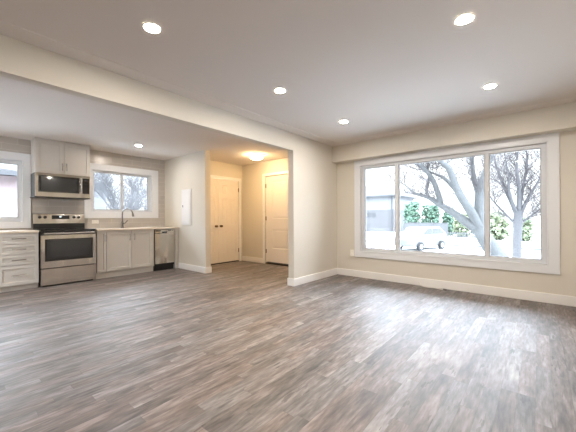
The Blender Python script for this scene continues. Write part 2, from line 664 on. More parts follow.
# ------------------------------------------------------------------ shell
struct('floor', MB().box(XK - 0.25, XR + 0.2, YB - 0.2, 0.25, -0.15, 0), M['floor'])
struct('ceiling', MB().box(XK - 0.55, XR + 0.5, YB - 0.5, 0.55, H, H + 0.2), M['ceiling'])

LW = (0.487, 3.057, 0.472, 2.035)                     # living window opening
struct('wall_front', MB().wall_holes(-0.11, XR + 0.15, 0, H, 0, 0.22, [LW]), M['wall'])
struct('wall_right', MB().box(XR, XR + 0.15, YB, 0, 0, H), M['wall'])
W4 = (-2.45, -1.45, 0.04, 2.10)                        # unseen glazed opening added in the rear wall to light the kitchen
struct('wall_rear', MB().wall_holes(XK - 0.22, XR + 0.15, 0, H, YB - 0.2, YB, [W4]), M['wall'])
# beam and pillar between living room and kitchen: one L-shaped wall
YP, ZB = -1.325, 2.159
struct('wall_opening', MB().prism([(YB, ZB), (YP, ZB), (YP, 0), (0, 0), (0, H), (YB, H)], 'X', -0.11, 0.0), M['wall'])
# tiled wall with its two windows (built in local XZ then turned to face +X)
W1 = (-5.35, -4.045, 1.035, 2.085)
W2 = (-3.05, -1.86, 1.222, 2.065)
wk = struct('wall_kitchen', MB().wall_holes(YB, YN + 0.12, 0, H, 0, 0.22, [W1, W2]), M['tile'])
wk.rotation_euler = (0, 0, PI / 2)
wk.location = (XK, 0, 0)
for v in wk.data.vertices:                              # keep object space = world axes for the tile pattern
    x, y, z = v.co
    v.co = (-y, x, z)
wk.rotation_euler = (0, 0, 0)
struct('wall_partition', MB().box(XK, -2.05, YN, YN + 0.12, 0, H), M['wall'])
wc = MB().wall_holes(YN + 0.12, YD + 0.12, 0, H, 0, 0.1, [(-1.285, -0.035, -1, 2.035)])
wc = struct('wall_closet', wc, M['wall'])
wc.rotation_euler = (0, 0, PI / 2)
wc.location = (XC, 0, 0)
struct('wall_entry', MB().wall_holes(XC, -0.11, 0, H, YD, 0.22, [(-2.035, -1.17, -1, 2.085)]), M['wall'])

# dropped soffit above the living window and the flat ceiling trims
struct('soffit', MB().box(0.0, XR, -0.176, 0, 2.130, H), M['wall'])
struct('trim_1', MB().prism([(0, H), (0.185, H), (0.178, H - 0.008), (0.0, H - 0.012)], 'Y', YB, -0.31), M['ceiling'])
struct('trim_2', MB().prism([(-0.176, H), (-0.31, H), (-0.30, H - 0.01), (-0.176, H - 0.014)], 'X', 0.0, XR), M['ceiling'])

# baseboards
BH, BT = 0.122, 0.015


def base(name, *runs):
    m = MB()
    for r in runs:
        m.box(*r, 0, BH, bev=0.005)
    struct(name, m, M['trim'])


base('baseboard_front', (BT, XR - BT, -BT, 0))
base('baseboard_right', (XR - BT, XR, YB, 0))
base('baseboard_pillar', (0, BT, YP - BT, 0), (-0.11 - BT, 0.0, YP - BT, YP), (-0.11 - BT, -0.11, YP, YD))
base('baseboard_partition', (-3.055, -2.05, YN - BT, YN), (-2.05, -2.05 + BT, YN - BT, YN + 0.12 + BT),
     (XC, -2.05, YN + 0.12, YN + 0.12 + BT))
base('baseboard_entry', (XC, -2.1, YD - BT, YD), (-1.105, -0.125, YD - BT, YD))

# door casings
struct('trim_3', MB().prism([(-1.35, 0), (-1.285, 0), (-1.285, 2.035), (-0.035, 2.035), (-0.035, 0), (0.03, 0),
                             (0.03, 2.10), (-1.35, 2.10)], 'X', XC, XC + 0.016), M['trim'], bevel=0.004)
struct('trim_4', MB().prism([(-2.10, 0), (-2.035, 0), (-2.035, 2.085), (-1.17, 2.085), (-1.17, 0), (-1.105, 0),
                             (-1.105, 2.15), (-2.10, 2.15)], 'Y', YD - 0.016, YD), M['trim'], bevel=0.004)
struct('trim_5', MB().prism([(YD + 0.01, 0), (YD + 0.13, 0), (YD + 0.13, 0.07), (YD + 0.08, 0.07), (YD + 0.08, 0.028), (YD + 0.01, 0.028)], 'X', -2.034, -1.171), M['threshold_shade'])  # front door strip, dark for the shaded gap; rear lip stops light
struct('trim_6', MB().prism([(XC - 0.006, 0), (XC - 0.098, 0), (XC - 0.098, 0.06), (XC - 0.052, 0.06), (XC - 0.052, 0.016), (XC - 0.006, 0.016)], 'Y', -1.284, -0.036), M['threshold_shade'])  # closet strip fills the gap, its dark colour standing for shade


# ------------------------------------------------------------------ doors
def hinge(parent, x, y, z):
    MB().box(x - 0.014, x + 0.014, y - 0.006, y, z - 0.045, z + 0.045).cyl((x, y - 0.008, z - 0.048), (x, y - 0.008, z + 0.048), 0.008, seg=10) \
        .build('hinge', M['bronze'], parent)


PST = ((0.012, -0.009), (0.022, 0.0), (0.016, 0.006))
# closet leaves, local X runs along world +Y
six = lambda w: [(0.095, w / 2 - 0.045, a, b) for a, b in ((0.25, 0.80), (0.93, 1.58), (1.68, 1.90))] + \
                [(w / 2 + 0.045, w - 0.095, a, b) for a, b in ((0.25, 0.80), (0.93, 1.58), (1.68, 1.90))]
for n, (y0, knob_x, hx) in enumerate(((-1.282, 0.545, -0.002), (-0.659, 0.064, 0.620))):
    d = structure('door_%d' % (n + 1), (XC - 0.012, y0, 0), PI / 2)
    w = 0.618
    MB().slab(0, w, 0.026, 2.028, 0, 0.035, six(w), PST).build('leaf', M['door'], d)
    k = MB().lathe([(0.028, 0), (0.028, 0.008), (0.012, 0.012), (0.011, 0.032), (0.024, 0.040), (0.030, 0.052), (0.024, 0.066), (0.004, 0.071)],
                   (knob_x, 0, 0.90), 20, 'Y', -1)
    k.build('knob', M['bronze'], d, smooth=True)
    for z in (0.28, 1.80):
        hinge(d, hx, 0.0, z)
# front door
d = structure('door_3', (-2.031, YD + 0.03, 0), 0)
w = 0.857
MB().slab(0, w, 0.048, 2.078, 0, 0.044, [(0.205, w - 0.15, 0.37, 0.82), (0.205, w - 0.15, 1.07, 1.96)], PST).build('leaf', M['door'], d)
for z in (0.30, 1.08, 1.86):
    hinge(d, 0.004, 0.0, z)
MB().lathe([(0.032, 0), (0.032, 0.01), (0.013, 0.014), (0.012, 0.04), (0.026, 0.048), (0.03, 0.06), (0.022, 0.072), (0.004, 0.076)],
           (w - 0.07, 0, 0.95), 20, 'Y', -1).build('knob', M['bronze'], d, smooth=True)


# ------------------------------------------------------------------ windows
def window(name, loc, rz, hole, casing, lights, glass_y, frame_w, case_mat):
    """hole = opening (x0,x1,z0,z1); casing = outer (x0,x1,z0,z1); lights = pane spans"""
    r = structure(name, loc, rz)
    x0, x1, z0, z1 = hole
    c = MB().wall_holes(casing[0], casing[1], casing[2], casing[3], -0.02, 0.0, [hole])
    c.build('casing', M['casing'], r, bevel=0.004)
    MB().frame(x0, x1, z0, z1, 0.012, -0.024, 0.10).build('jamb_liner', M['casing'], r, bevel=0.002)
    f = MB().wall_holes(x0 + 0.012, x1 - 0.012, z0 + 0.012, z1 - 0.012, glass_y - 0.03, glass_y + 0.04,
                        [(a, b, z0 + frame_w, z1 - frame_w) for a, b in lights])
    fr = f.build('window_frame', M['vinyl'], r, bevel=0.004)
    for a, b in lights:
        MB().frame(a - 0.001, b + 0.001, z0 + frame_w - 0.001, z1 - frame_w + 0.001, 0.012, glass_y - 0.012, glass_y + 0.012) \
            .build('glazing_bead', M['vinyl_grey'], fr)
        MB().box(a + 0.002, b - 0.002, glass_y, glass_y + 0.004, z0 + frame_w + 0.002, z1 - frame_w - 0.002) \
            .build('pane', M['glass'], r)
    return r


window('window_1', (XK, 0, 0), PI / 2, W1, (-5.45, -3.95, 0.935, 2.195), [(-5.27, -4.70), (-4.65, -4.105)], 0.06, 0.075, None)
window('window_2', (XK, 0, 0), PI / 2, W2, (-3.17, -1.726, 1.10, 2.175), [(-2.995, -2.49), (-2.455, -1.935)], 0.07, 0.05, None)
window('fill_window', (0, YB, 0), PI, (-W4[1], -W4[0], W4[2], W4[3]), (-W4[1] - 0.08, -W4[0] + 0.08, 0.001, W4[3] + 0.08),
       [(-W4[1] + 0.09, -W4[0] - 0.09)], 0.07, 0.08, None)  # out of view, put in for cool daylight in the kitchen
w3 = window('window_3', (0, 0, 0), 0, LW, (0.378, 3.168, 0.370, 2.129), [(0.56, 1.118), (1.175, 2.39), (2.437, 2.995)], 0.05, 0.062, None)


# ------------------------------------------------------------------ kitchen (local X along world +Y, fronts face local -Y)
XF = -3.05          # face of the door fronts
K90 = PI / 2
SHK = ((0.003, -0.012),)


def shaker(mb, x0, x1, z0, z1, rail=0.058, y0=0.0, y1=0.02):
    r = min(rail, (z1 - z0) * 0.28)
    return mb.slab(x0, x1, z0, z1, y0, y1, [(x0 + rail, x1 - rail, z0 + r, z1 - r)], SHK)


def bar_pull(parent, x, z, length, vertical, y=0.0, out=0.032, r=0.007):
    m = MB()
    hl = length / 2
    ax = Vector((0, 0, 1)) if vertical else Vector((1, 0, 0))
    c = Vector((x, y - out, z))
    m.cyl(c - ax * hl, c + ax * hl, r, seg=12)
    for s in (-1, 1):
        p = c + ax * (hl * 0.72 * s)
        m.cyl(p, (p.x, y, p.z), r * 0.8, seg=10)
    return m.build('pull', M['chrome'], parent, smooth=True)


def carcass(parent, w, depth, z0, z1, kick=True, y0=0.021):
    m = MB().box(0, w, y0, depth, z0, z1)
    m.build('carcass', M['cab'], parent)
    if kick:
        MB().box(0, w, 0.055, depth, 0, z0).build('toe_kick', M['cab'], parent)


DEP = XF - XK - 0.004
# drawer stack left of the range
t = thing('drawer_cabinet', 'greige base cabinet with four drawers left of the range', 'cabinet', (XF, -4.425, 0), K90)
carcass(t, 0.472, DEP, 0.08, 0.872)
for z0, z1, hz in ((0.085, 0.383, 0.24), (0.393, 0.543, 0.469), (0.553, 0.703, 0.629), (0.713, 0.862, 0.789)):
    dr = shaker(MB(), 0.003, 0.469, z0, z1, rail=0.05).build('drawer', M['cab'], t)
    bar_pull(dr, 0.236, hz, 0.165, False)
# base cabinet beyond it (only just out of frame)
t = thing('base_cabinet', 'greige base cabinet under the counter at the far left picture edge', 'cabinet', (XF, -5.23, 0), K90)
carcass(t, 0.80, DEP, 0.08, 0.872)
for a, b, px in ((0.003, 0.398, 0.36), (0.402, 0.797, 0.44)):
    dd = shaker(MB(), a, b, 0.085, 0.866).build('cabinet_door', M['cab'], t)
    bar_pull(dd, px, 0.74, 0.13, True)

# narrow cabinet right of the range
t = thing('narrow_cabinet', 'narrow greige pull-out cabinet squeezed between range and sink cabinet', 'cabinet', (XF, -3.148, 0), K90)
carcass(t, 0.150, DEP, 0.115, 0.868)
dd = shaker(MB(), 0.003, 0.147, 0.12, 0.845, rail=0.035).build('cabinet_door', M['cab'], t)
bar_pull(dd, 0.132, 0.735, 0.13, True)
# sink cabinet
t = thing('sink_cabinet', 'greige double-door base cabinet below the faucet and window', 'cabinet', (XF, -2.996, 0), K90)
carcass(t, 0.886, DEP, 0.115, 0.868)
for a, b, px in ((0.006, 0.436, 0.400), (0.446, 0.850, 0.484)):
    dd = shaker(MB(), a, b, 0.12, 0.845).build('cabinet_door', M['cab'], t)
    bar_pull(dd, px, 0.735, 0.13, True)
# dishwasher
t = thing('dishwasher', 'slim stainless steel dishwasher beside the sink cabinet', 'dishwasher', (XF, -2.105, 0), K90)
MB().box(0.003, 0.437, 0.024, DEP, 0.10, 0.862).build('tub', M['black'], t)
MB().box(0.006, 0.434, -0.004, 0.022, 0.145, 0.775, bev=0.004).build('door', M['steel'], t)
cp = MB().box(0.006, 0.434, -0.004, 0.022, 0.780, 0.856, bev=0.004).build('control_panel', M['steel'], t)
MB().box(0.03, 0.135, -0.0065, -0.0042, 0.822, 0.842).build('button_strip', M['black'], cp)
MB().box(0.285, 0.350, -0.0065, -0.0042, 0.826, 0.842).build('button_strip', M['black'], cp)
MB().cyl((0.385, -0.0068, 0.834), (0.385, -0.0042, 0.834), 0.011, seg=14).build('indicator', M['black'], cp)
MB().prism([(0.145, 0.815), (0.27, 0.815), (0.255, 0.785), (0.16, 0.785)], 'Y', -0.0065, -0.0042).build('handle_recess', M['black'], cp)
MB().box(0.012, 0.428, 0.045, 0.10, 0.005, 0.138).build('toe_kick', M['black'], t)
# end panel
p = MB().box(0, 0.075, 0.0, DEP, 0.0, 0.868, bev=0.002).build('end_panel', M['cab'])
p.location = (XF, -1.655, 0)
p.rotation_euler = (0, 0, K90)
tag(p, 'greige end panel between dishwasher and the wall with the breaker panel', 'cabinet panel')

# counters
c = MB().box(-5.24, -3.952, -0.02, DEP, 0.873, 0.908, bev=0.003).build('countertop', M['counter'])
c.location = (XF, 0, 0)
c.rotation_euler = (0, 0, K90)
tag(c, 'pale cream countertop left of the range on the drawer cabinet', 'countertop')
c = MB().box(-3.150, YN - 0.008, -0.02, DEP, 0.869, 0.900, bev=0.003).build('countertop', M['counter'])
c.location = (XF, 0, 0)
c.rotation_euler = (0, 0, K90)
tag(c, 'pale cream countertop running from the range over sink cabinet and dishwasher', 'countertop')

# range
t = thing('range', 'stainless steel electric range with black glass cooktop', 'range', (-3.0, -3.938, 0), K90)
RW = 0.762
MB().box(0.002, RW - 0.002, 0.04, 0.672, 0.03, 0.888).build('body', M['black'], t)
MB().box(0.03, RW - 0.03, 0.06, 0.60, 0.002, 0.03).build('plinth', M['black'], t)
MB().box(0.0, RW, -0.006, 0.62, 0.889, 0.914, bev=0.004).build('cooktop', M['blackglass'], t)
MB().box(0.004, RW - 0.004, 0.006, 0.04, 0.828, 0.888).build('vent_strip', M['black'], t)
od = MB().slab(0.002, RW - 0.002, 0.302, 0.824, 0.0, 0.038, [(0.052, RW - 0.046, 0.408, 0.762)], ((0.003, -0.006),)).build('oven_door', M['steel'], t)
MB().box(0.056, RW - 0.050, 0.0025, 0.0055, 0.412, 0.758).build('window_border', M['black'], od)
MB().box(0.095, RW - 0.088, 0.0008, 0.0024, 0.460, 0.735).build('oven_window', M['ovenglass'], od)
hd = MB()
hd.tube([(0.03, -0.046, 0.852), (0.2, -0.050, 0.852), (RW / 2, -0.052, 0.852), (RW - 0.2, -0.050, 0.852), (RW - 0.03, -0.046, 0.852)], 0.0165, 14)
for x in (0.055, RW - 0.055):
    hd.box(x - 0.014, x + 0.014, -0.045, 0.006, 0.838, 0.864, bev=0.003)
hd.build('door_handle', M['chrome'], od, smooth=True)
MB().box(0.002, RW - 0.002, 0.0, 0.038, 0.028, 0.290, bev=0.005).build('storage_drawer', M['steel'], t)
bgm = MB().prism([(0.618, 0.916), (0.676, 0.916), (0.676, 1.180), (0.640, 1.180), (0.628, 1.170), (0.618, 1.01)], 'X', 0.004, RW - 0.004)
bg = bgm.build('backguard', M['steel'], t, bevel=0.003)
MB().box(0.006, RW - 0.006, 0.606, 0.617, 0.916, 1.008).build('backguard_vent', M['black'], bg)
MB().prism([(0.6205, 1.085), (0.6265, 1.15), (0.6245, 1.152), (0.6165, 1.085)], 'X', 0.262, 0.520).build('display', M['blackglass'], bg)
MB().prism([(0.6175, 1.118), (0.620, 1.136), (0.6190, 1.136), (0.6165, 1.118)], 'X', 0.37, 0.40).build('clock', M['display'], bg)
for x in (0.095, 0.170, 0.590, 0.665):
    MB().lathe([(0.026, 0), (0.024, 0.014), (0.020, 0.028), (0.004, 0.030)], (x, 0.624, 1.118), 18, 'Y', -1).build('knob', M['black'], bg, smooth=True)
for x, y, r in ((0.2, 0.15, 0.095), (0.56, 0.15, 0.08), (0.2, 0.44, 0.08), (0.56, 0.44, 0.1)):
    m = MB()
    m.lathe([(r - 0.004, 0.0), (r, 0.0), (r, 0.0006), (r - 0.004, 0.0006)], (x, y, 0.9145), 40, loop=True)
    m.build('burner_ring', M['slot'], t)

# upper cabinet
UX = -3.345
t = thing('upper_cabinet', 'greige two-door wall cabinet above the microwave, reaching the ceiling', 'cabinet', (UX, -3.947, 0), K90)
UD = UX - XK - 0.003
MB().box(0, 0.784, 0.021, UD, 1.858, 2.412).build('carcass', M['cab'], t)
MB().box(-0.004, 0.788, -0.004, UD, 2.413, 2.438, bev=0.003).build('crown_filler', M['cab'], t)
for a, b, px in ((0.003, 0.387, 0.362), (0.397, 0.781, 0.422)):
    dd = shaker(MB(), a, b, 1.862, 2.408, rail=0.052).build('cabinet_door', M['cab'], t)
    bar_pull(dd, px, 1.985, 0.13, True)
# microwave
t = thing('microwave', 'over-the-range stainless microwave hanging beneath the upper cabinet', 'microwave', (-3.28, -3.955, 0), K90)
MD = -3.28 - XK - 0.003
MB().box(0.0, 0.772, 0.03, MD, 1.462, 1.855).build('casing', M['black'], t)
md = MB().slab(0.0, 0.632, 1.462, 1.853, 0, 0.029, [(0.036, 0.612, 1.535, 1.815)], ((0.004, -0.008),)).build('door', M['steel'], t)
MB().box(0.042, 0.606, 0.004, 0.0075, 1.541, 1.809).build('door_window', M['blackglass'], md)
MB().box(0.075, 0.575, 0.0025, 0.0039, 1.562, 1.785).build('smoked_glass', M['ovenglass'], md)
MB().tube([(0.628, 0.0, 1.555), (0.628, -0.03, 1.585), (0.628, -0.042, 1.67), (0.628, -0.03, 1.765), (0.628, 0.0, 1.795)], 0.011, 12).build('door_handle', M['chrome'], md, smooth=True)
cpn = MB().slab(0.634, 0.772, 1.462, 1.853, 0.0, 0.029, [(0.652, 0.760, 1.535, 1.815)], ((0.003, -0.004),)).build('control_panel', M['steel'], t)
MB().box(0.656, 0.756, 0.0005, 0.0035, 1.539, 1.811).build('keypad', M['blackglass'], cpn)
MB().box(0.668, 0.744, -0.0008, 0.0004, 1.765, 1.792).build('display', M['ovenglass'], cpn)
MB().box(-0.012, 0.776, 0.0, MD, 1.446, 1.461, bev=0.003).build('vent_plate', M['black'], t)

# faucet
t = thing('faucet', 'chrome gooseneck faucet standing on the counter before the window', 'faucet', (-3.53, -2.545, 0.900), K90)
MB().lathe([(0.032, 0), (0.032, 0.012), (0.024, 0.02), (0.023, 0.12), (0.018, 0.135), (0.010, 0.137)]).build('base', M['faucet'], t, smooth=True)
arc = [(0, 0, 0.13), (0, 0, 0.26)]
for k in range(1, 10):
    a = PI * k / 9 * 0.92
    arc.append((0.10 * (1 - math.cos(a)) * 0.72, -0.10 * (1 - math.cos(a)) * 0.7, 0.29 + 0.105 * math.sin(a)))
MB().tube(arc, 0.0125, 12).build('spout', M['faucet'], t, smooth=True)
e0 = Vector(arc[-1])
MB().tube([e0 + Vector((0, 0, 0.005)), e0 + Vector((0.006, -0.006, -0.03)), e0 + Vector((0.012, -0.012, -0.085))], [0.0135, 0.019, 0.021], 14).build('spray_head', M['faucet'], t, smooth=True)
MB().tube([(0.02, -0.004, 0.085), (0.05, -0.01, 0.10), (0.095, -0.03, 0.155)], [0.013, 0.011, 0.008], 10).build('lever', M['faucet'], t, smooth=True)

# outlets
def outlet(label, loc, rz, horizontal):
    t = thing('outlet', label, 'outlet', loc, rz)
    w, h = (0.118, 0.072) if horizontal else (0.072, 0.118)
    pl = MB().box(-w / 2, w / 2, -0.006, 0, -h / 2, h / 2, bev=0.002).build('cover_plate', M['plate'], t)
    for s in (-1, 1):
        cx, cz = (s * 0.026, 0) if horizontal else (0, s * 0.026)
        so = MB().box(cx - 0.016, cx + 0.016, -0.0085, -0.0061, cz - 0.016, cz + 0.016, bev=0.001).build('socket', M['plate'], t)
        for q in (-0.006, 0.006):
            a, b = (cx + q, cz) if not horizontal else (cx, cz + q)
            MB().box(a - 0.0012 - (0.003 if horizontal else 0), a + 0.0012 + (0.003 if horizontal else 0), -0.0092, -0.0086,
                     b - 0.0012 - (0 if horizontal else 0.003), b + 0.0012 + (0 if horizontal else 0.003)).build('slot', M['slot'], so)
    return t


outlet('white wall outlet on the tiles between range and faucet', (XK - 0.0, -2.985, 1.03), K90, True)
outlet('white wall outlet low beside the big window', (0.318, 0, 0.435), 0, False)

# breaker panel on the partition
t = thing('electrical_panel', 'white electrical breaker panel on the partition wall', 'electrical panel', (-2.73, YN, 1.325), 0)
MB().box(-0.188, 0.188, -0.014, 0, -0.378, 0.378, bev=0.004).build('surround', M['panelpaint'], t)
dd = MB().box(-0.158, 0.158, -0.022, -0.0145, -0.335, 0.345, bev=0.003).build('door', M['panelpaint'], t)
MB().box(-0.128, -0.104, -0.028, -0.0225, 0.0, 0.045, bev=0.002).build('latch', M['slot'], dd)

# ------------------------------------------------------------------ ceiling lights
GL = 'recessed lights in the ceiling'
t = thing('recessed_light', 'recessed living room ceiling light nearest the left picture edge beside the beam', 'ceiling light', (0.882, -3.985, H), 0, GL)
MB().lathe([(0.050, -0.001), (0.060, -0.001), (0.060, -0.004), (0.056, -0.007), (0.050, -0.006)], seg=36, loop=True).build('trim_ring', M['trim'], t, smooth=True)
MB().lathe([(0.0502, -0.0015), (0.0502, -0.0048), (0.02, -0.0055), (0.002, -0.0056)], seg=36).build('lens', M['lens'], t)
first = t
for x, y, lb in ((0.880, -2.620, 'recessed living room ceiling light in the middle of the row beside the beam'),
                 (0.880, -1.281, 'recessed ceiling light nearest the corner of pillar and soffit'),
                 (2.588, -2.637, 'large-looking recessed ceiling light at the top right of the living room'),
                 (2.590, -1.276, 'recessed ceiling light just in front of the soffit over the right pane'),
                 (2.590, -3.990, 'recessed living room ceiling light overhead, behind the others'),
                 (-2.671, -5.330, 'added recessed fill light for the kitchen beyond the left picture edge by the tiled wall'),  # unseen lamp, added to brighten the kitchen
                 (-1.400, -5.330, 'added recessed fill light for the kitchen beyond the left picture edge by the beam'),  # likewise unseen and added for kitchen brightness
                 (-2.671, -2.577, 'recessed kitchen ceiling light in front of the sink window')):
    dup(first, (x, y, H), lb)

t = thing('flush_mount_light', 'round glowing dome light flush on the entry ceiling by the doors', 'ceiling light', (-1.64, -0.57, H))
MB().lathe([(0.155, -0.0), (0.155, -0.018), (0.148, -0.024), (0.02, -0.024)], seg=40).build('base_ring', M['trim'], t, smooth=True)
MB().lathe([(0.138, -0.025), (0.140, -0.045), (0.125, -0.07), (0.085, -0.092), (0.03, -0.101), (0.003, -0.102)], seg=40).build('dome', M['dome'], t, smooth=True)

# loose cable end on the floor by the baseboard
t = thing('cable', 'short loose white cable with metal end on the floor under the big window', 'cable', (1.75, -0.10, 0.0))
MB().tube([(-0.24, 0.085, 0.05), (-0.225, 0.07, 0.012), (-0.17, 0.045, 0.006), (-0.09, 0.03, 0.006), (-0.02, 0.045, 0.006), (0.06, 0.02, 0.006), (0.13, 0.0, 0.006)],
          0.0075, 8).build('lead', M['cable'], t, smooth=True)
MB().cyl((0.13, 0.0, 0.012), (0.17, -0.015, 0.012), 0.012, seg=12).build('connector', M['faucet'], t)

# ------------------------------------------------------------------ outdoors
G = -1.3
struct('ground', MB().box(-60, 60, -60, 90, G - 0.3, G), M['ground'])
k = MB().box(-30, 30, 22.9, 23.1, G, G + 0.12, bev=0.02)
struct('kerb', k, M['kerb'])


def twig_cloud(mb, rng, p, d, length, r, depth):
    """a branching twig drawn as tapering tubes"""
    n = 5
    pts, rad = [Vector(p)], [r]
    dd = Vector(d).normalized()
    for i in range(n):
        dd = (dd + Vector((rng.uniform(-1, 1), rng.uniform(-1, 1), rng.uniform(-0.6, 0.9))) * 0.22).normalized()
        pts.append(pts[-1] + dd * (length / n))
        rad.append(r * (1 - 0.8 * (i + 1) / n))
    mb.tube(pts, rad, 5)
    if depth > 0:
        for i in range(1, n + 1):
            for s in range(2 if depth > 1 else 1):
                side = Vector((rng.uniform(-1, 1), rng.uniform(-1, 1), rng.uniform(-0.2, 0.8)))
                twig_cloud(mb, rng, pts[i], dd * 0.7 + side, length * rng.uniform(0.4, 0.65), rad[i] * 0.75 + 0.0012, depth - 1)


def smooth_path(pts, sub=4):
    pts = [Vector(p) for p in pts]
    out = []
    for i in range(len(pts) - 1):
        p0, p1, p2, p3 = pts[max(i - 1, 0)], pts[i], pts[i + 1], pts[min(i + 2, len(pts) - 1)]
        for k in range(sub):
            t = k / sub
            out.append(0.5 * ((2 * p1) + (p2 - p0) * t + (2 * p0 - 5 * p1 + 4 * p2 - p3) * t * t + (3 * p1 - p0 - 3 * p2 + p3) * t ** 3))
    out.append(pts[-1])
    return out


def tree(name, label, cat, base, trunk, trunk_r, limbs, bark, seed, twig_n, twig_len, twig_r, depth, twig_mat='twig'):
    """trunk / limbs are polylines relative to the base; every limb is a part, the fine twigs are one part"""
    rng = random.Random(seed)
    t = thing(name, label, cat, base)

    def ribbon(pts, r0, r1, nm):
        sm = smooth_path(pts)
        n = len(sm)
        rr = [r0 + (r1 - r0) * i / (n - 1) for i in range(n)]
        MB().tube(sm, [q * (1 + rng.uniform(-0.06, 0.06)) for q in rr], 12).build(nm, bark, t, smooth=True)
        return sm, rr
    ribbon(trunk, *trunk_r, 'trunk')
    tw = MB()
    for pts, r0, r1 in limbs:
        sm, rr = ribbon(pts, r0, r1, 'limb')
        for q in range(twig_n):
            i = rng.randrange(len(sm) // 4, len(sm))
            tw_dir = (sm[min(i + 1, len(sm) - 1)] - sm[i - 1]).normalized() * 0.6 + Vector((rng.uniform(-1, 1), rng.uniform(-1, 1), rng.uniform(-0.3, 1)))
            twig_cloud(tw, rng, sm[i], tw_dir, twig_len * rng.uniform(0.6, 1.2), min(twig_r, rr[i] * 0.6), depth)
        for q in range(3):
            twig_cloud(tw, rng, sm[-1], (sm[-1] - sm[-3]).normalized() + Vector((rng.uniform(-.6, .6), rng.uniform(-.6, .6), rng.uniform(-.2, .6))),
                       twig_len * 1.2, r1 * 0.8, depth)
    o = tw.build('twigs', M[twig_mat], t)
    o['kind'] = 'stuff'
    return t


B = Vector((2.42, 5.0, G))
rel = lambda *ps: [Vector((x, 5.0 + dy, z)) - B for x, z, dy in ps]
tree('bare_tree', 'big bare tree leaning left close outside the middle pane of the large window', 'tree', B,
     rel((2.72, -1.36, 0), (2.36, -0.5, 0), (2.06, 0.05, 0), (1.80, 0.48, 0), (1.66, 0.78, 0)), (0.27, 0.17),
     [(rel((1.72, 0.66, 0), (1.40, 0.90, 0.02), (1.02, 1.21, 0.05), (0.58, 1.52, 0.08), (0.28, 1.73, 0.1), (-0.15, 1.89, 0.2), (-0.5, 2.2, 0.3)), 0.15, 0.02),
      (rel((0.66, 1.46, 0.06), (0.57, 1.95, -0.05), (0.39, 2.39, -0.1), (0.15, 2.72, -0.2), (-0.1, 3.05, -0.3), (-0.4, 3.6, -0.4)), 0.085, 0.035),
      (rel((0.30, 1.72, 0.1), (0.21, 1.96, 0.2), (0.25, 2.40, 0.3), (0.18, 2.80, 0.4), (0.25, 3.4, 0.5)), 0.055, 0.02),
      (rel((1.70, 0.72, 0), (1.46, 1.28, -0.1), (1.24, 1.70, -0.2), (1.06, 2.20, -0.25), (0.96, 2.52, -0.3), (0.73, 2.77, -0.35), (0.5, 3.1, -0.4), (0.2, 3.6, -0.5)), 0.13, 0.045),
      (rel((1.22, 1.72, -0.2), (0.97, 2.06, -0.1), (0.73, 2.31, 0), (0.50, 2.44, 0.1), (0.2, 2.6, 0.2)), 0.065, 0.02),
      (rel((1.70, 0.80, 0.05), (1.60, 1.28, 0.2), (1.60, 1.80, 0.3), (1.50, 2.17, 0.4), (1.44, 2.50, 0.5), (1.4, 3.1, 0.6)), 0.10, 0.05),
      (rel((1.74, 0.76, 0.05), (1.67, 1.35, 0.1), (1.70, 1.86, 0.1), (1.76, 2.2, 0.15), (1.85, 2.56, 0.2), (2.0, 3.1, 0.3)), 0.12, 0.06)],
     M['bark'], 3, 13, 0.8, 0.009, 2)

B = Vector((2.33, 9.0, G))
rel = lambda *ps: [Vector((x, 9.0 + dy, z)) - B for x, z, dy in ps]
tree('bare_tree', 'slimmer bare tree with fanning branches outside the right pane of the large window', 'tree', B,
     rel((2.33, -1.36, 0), (2.33, 0.0, 0), (2.36, 0.85, 0), (2.38, 1.3, 0)), (0.15, 0.15),
     [(rel((2.38, 1.0, 0), (2.62, 1.70, 0.1), (2.9, 2.3, 0.2), (3.3, 3.2, 0.3)), 0.07, 0.02),
      (rel((2.36, 1.1, 0), (2.13, 1.75, 0.1), (1.92, 2.33, 0.2), (1.70, 3.0, 0.3), (1.6, 3.6, 0.3)), 0.085, 0.02),
      (rel((2.38, 1.2, 0), (2.40, 2.1, -0.1), (2.35, 2.9, -0.2), (2.4, 3.8, -0.2)), 0.08, 0.025),
      (rel((2.40, 1.25, 0), (2.48, 2.0, 0.2), (2.62, 3.0, 0.3), (2.6, 3.7, 0.4)), 0.07, 0.02),
      (rel((2.36, 0.75, 0), (2.0, 1.2, -0.1), (1.6, 1.75, -0.2), (1.3, 2.3, -0.2)), 0.05, 0.012),
      (rel((2.40, 0.8, 0), (2.8, 1.2, 0.1), (3.3, 1.6, 0.1)), 0.05, 0.012),
      (rel((2.38, 1.1, 0), (2.15, 1.9, -0.3), (2.1, 2.7, -0.4), (2.0, 3.4, -0.5)), 0.06, 0.015)],
     M['bark2'], 11, 15, 1.0, 0.012, 2)


def leafy(name, label, cat, loc, rx, rz_, n, material, seed, taper=0.0):
    """a dense shrub: one blob of leaf clumps over a short stem"""
    rng = random.Random(seed)
    t = thing(name, label, cat, loc)
    m = MB()
    for i in range(n):
        h = rng.random()
        w = rx * (1 - taper * h) * (1 if h > 0.12 else 0.8)
        a = rng.random() * 2 * PI
        rr = w * math.sqrt(rng.random())
        c = Vector((rr * math.cos(a), rr * math.sin(a), 0.1 + h * rz_))
        s = rng.uniform(0.10, 0.24) * rx
        q = bmesh.ops.create_icosphere(m.bm, subdivisions=1, radius=s, matrix=Matrix.Translation(c))
        for v in q['verts']:
            v.co += Vector((rng.uniform(-1, 1), rng.uniform(-1, 1), rng.uniform(-1, 1))) * s * 0.45
    m.build('foliage', material, t)
    MB().cyl((0, 0, 0), (0, 0, rz_ * 0.5), 0.06, 0.04, seg=8).build('stem', M['bark'], t)
    return t


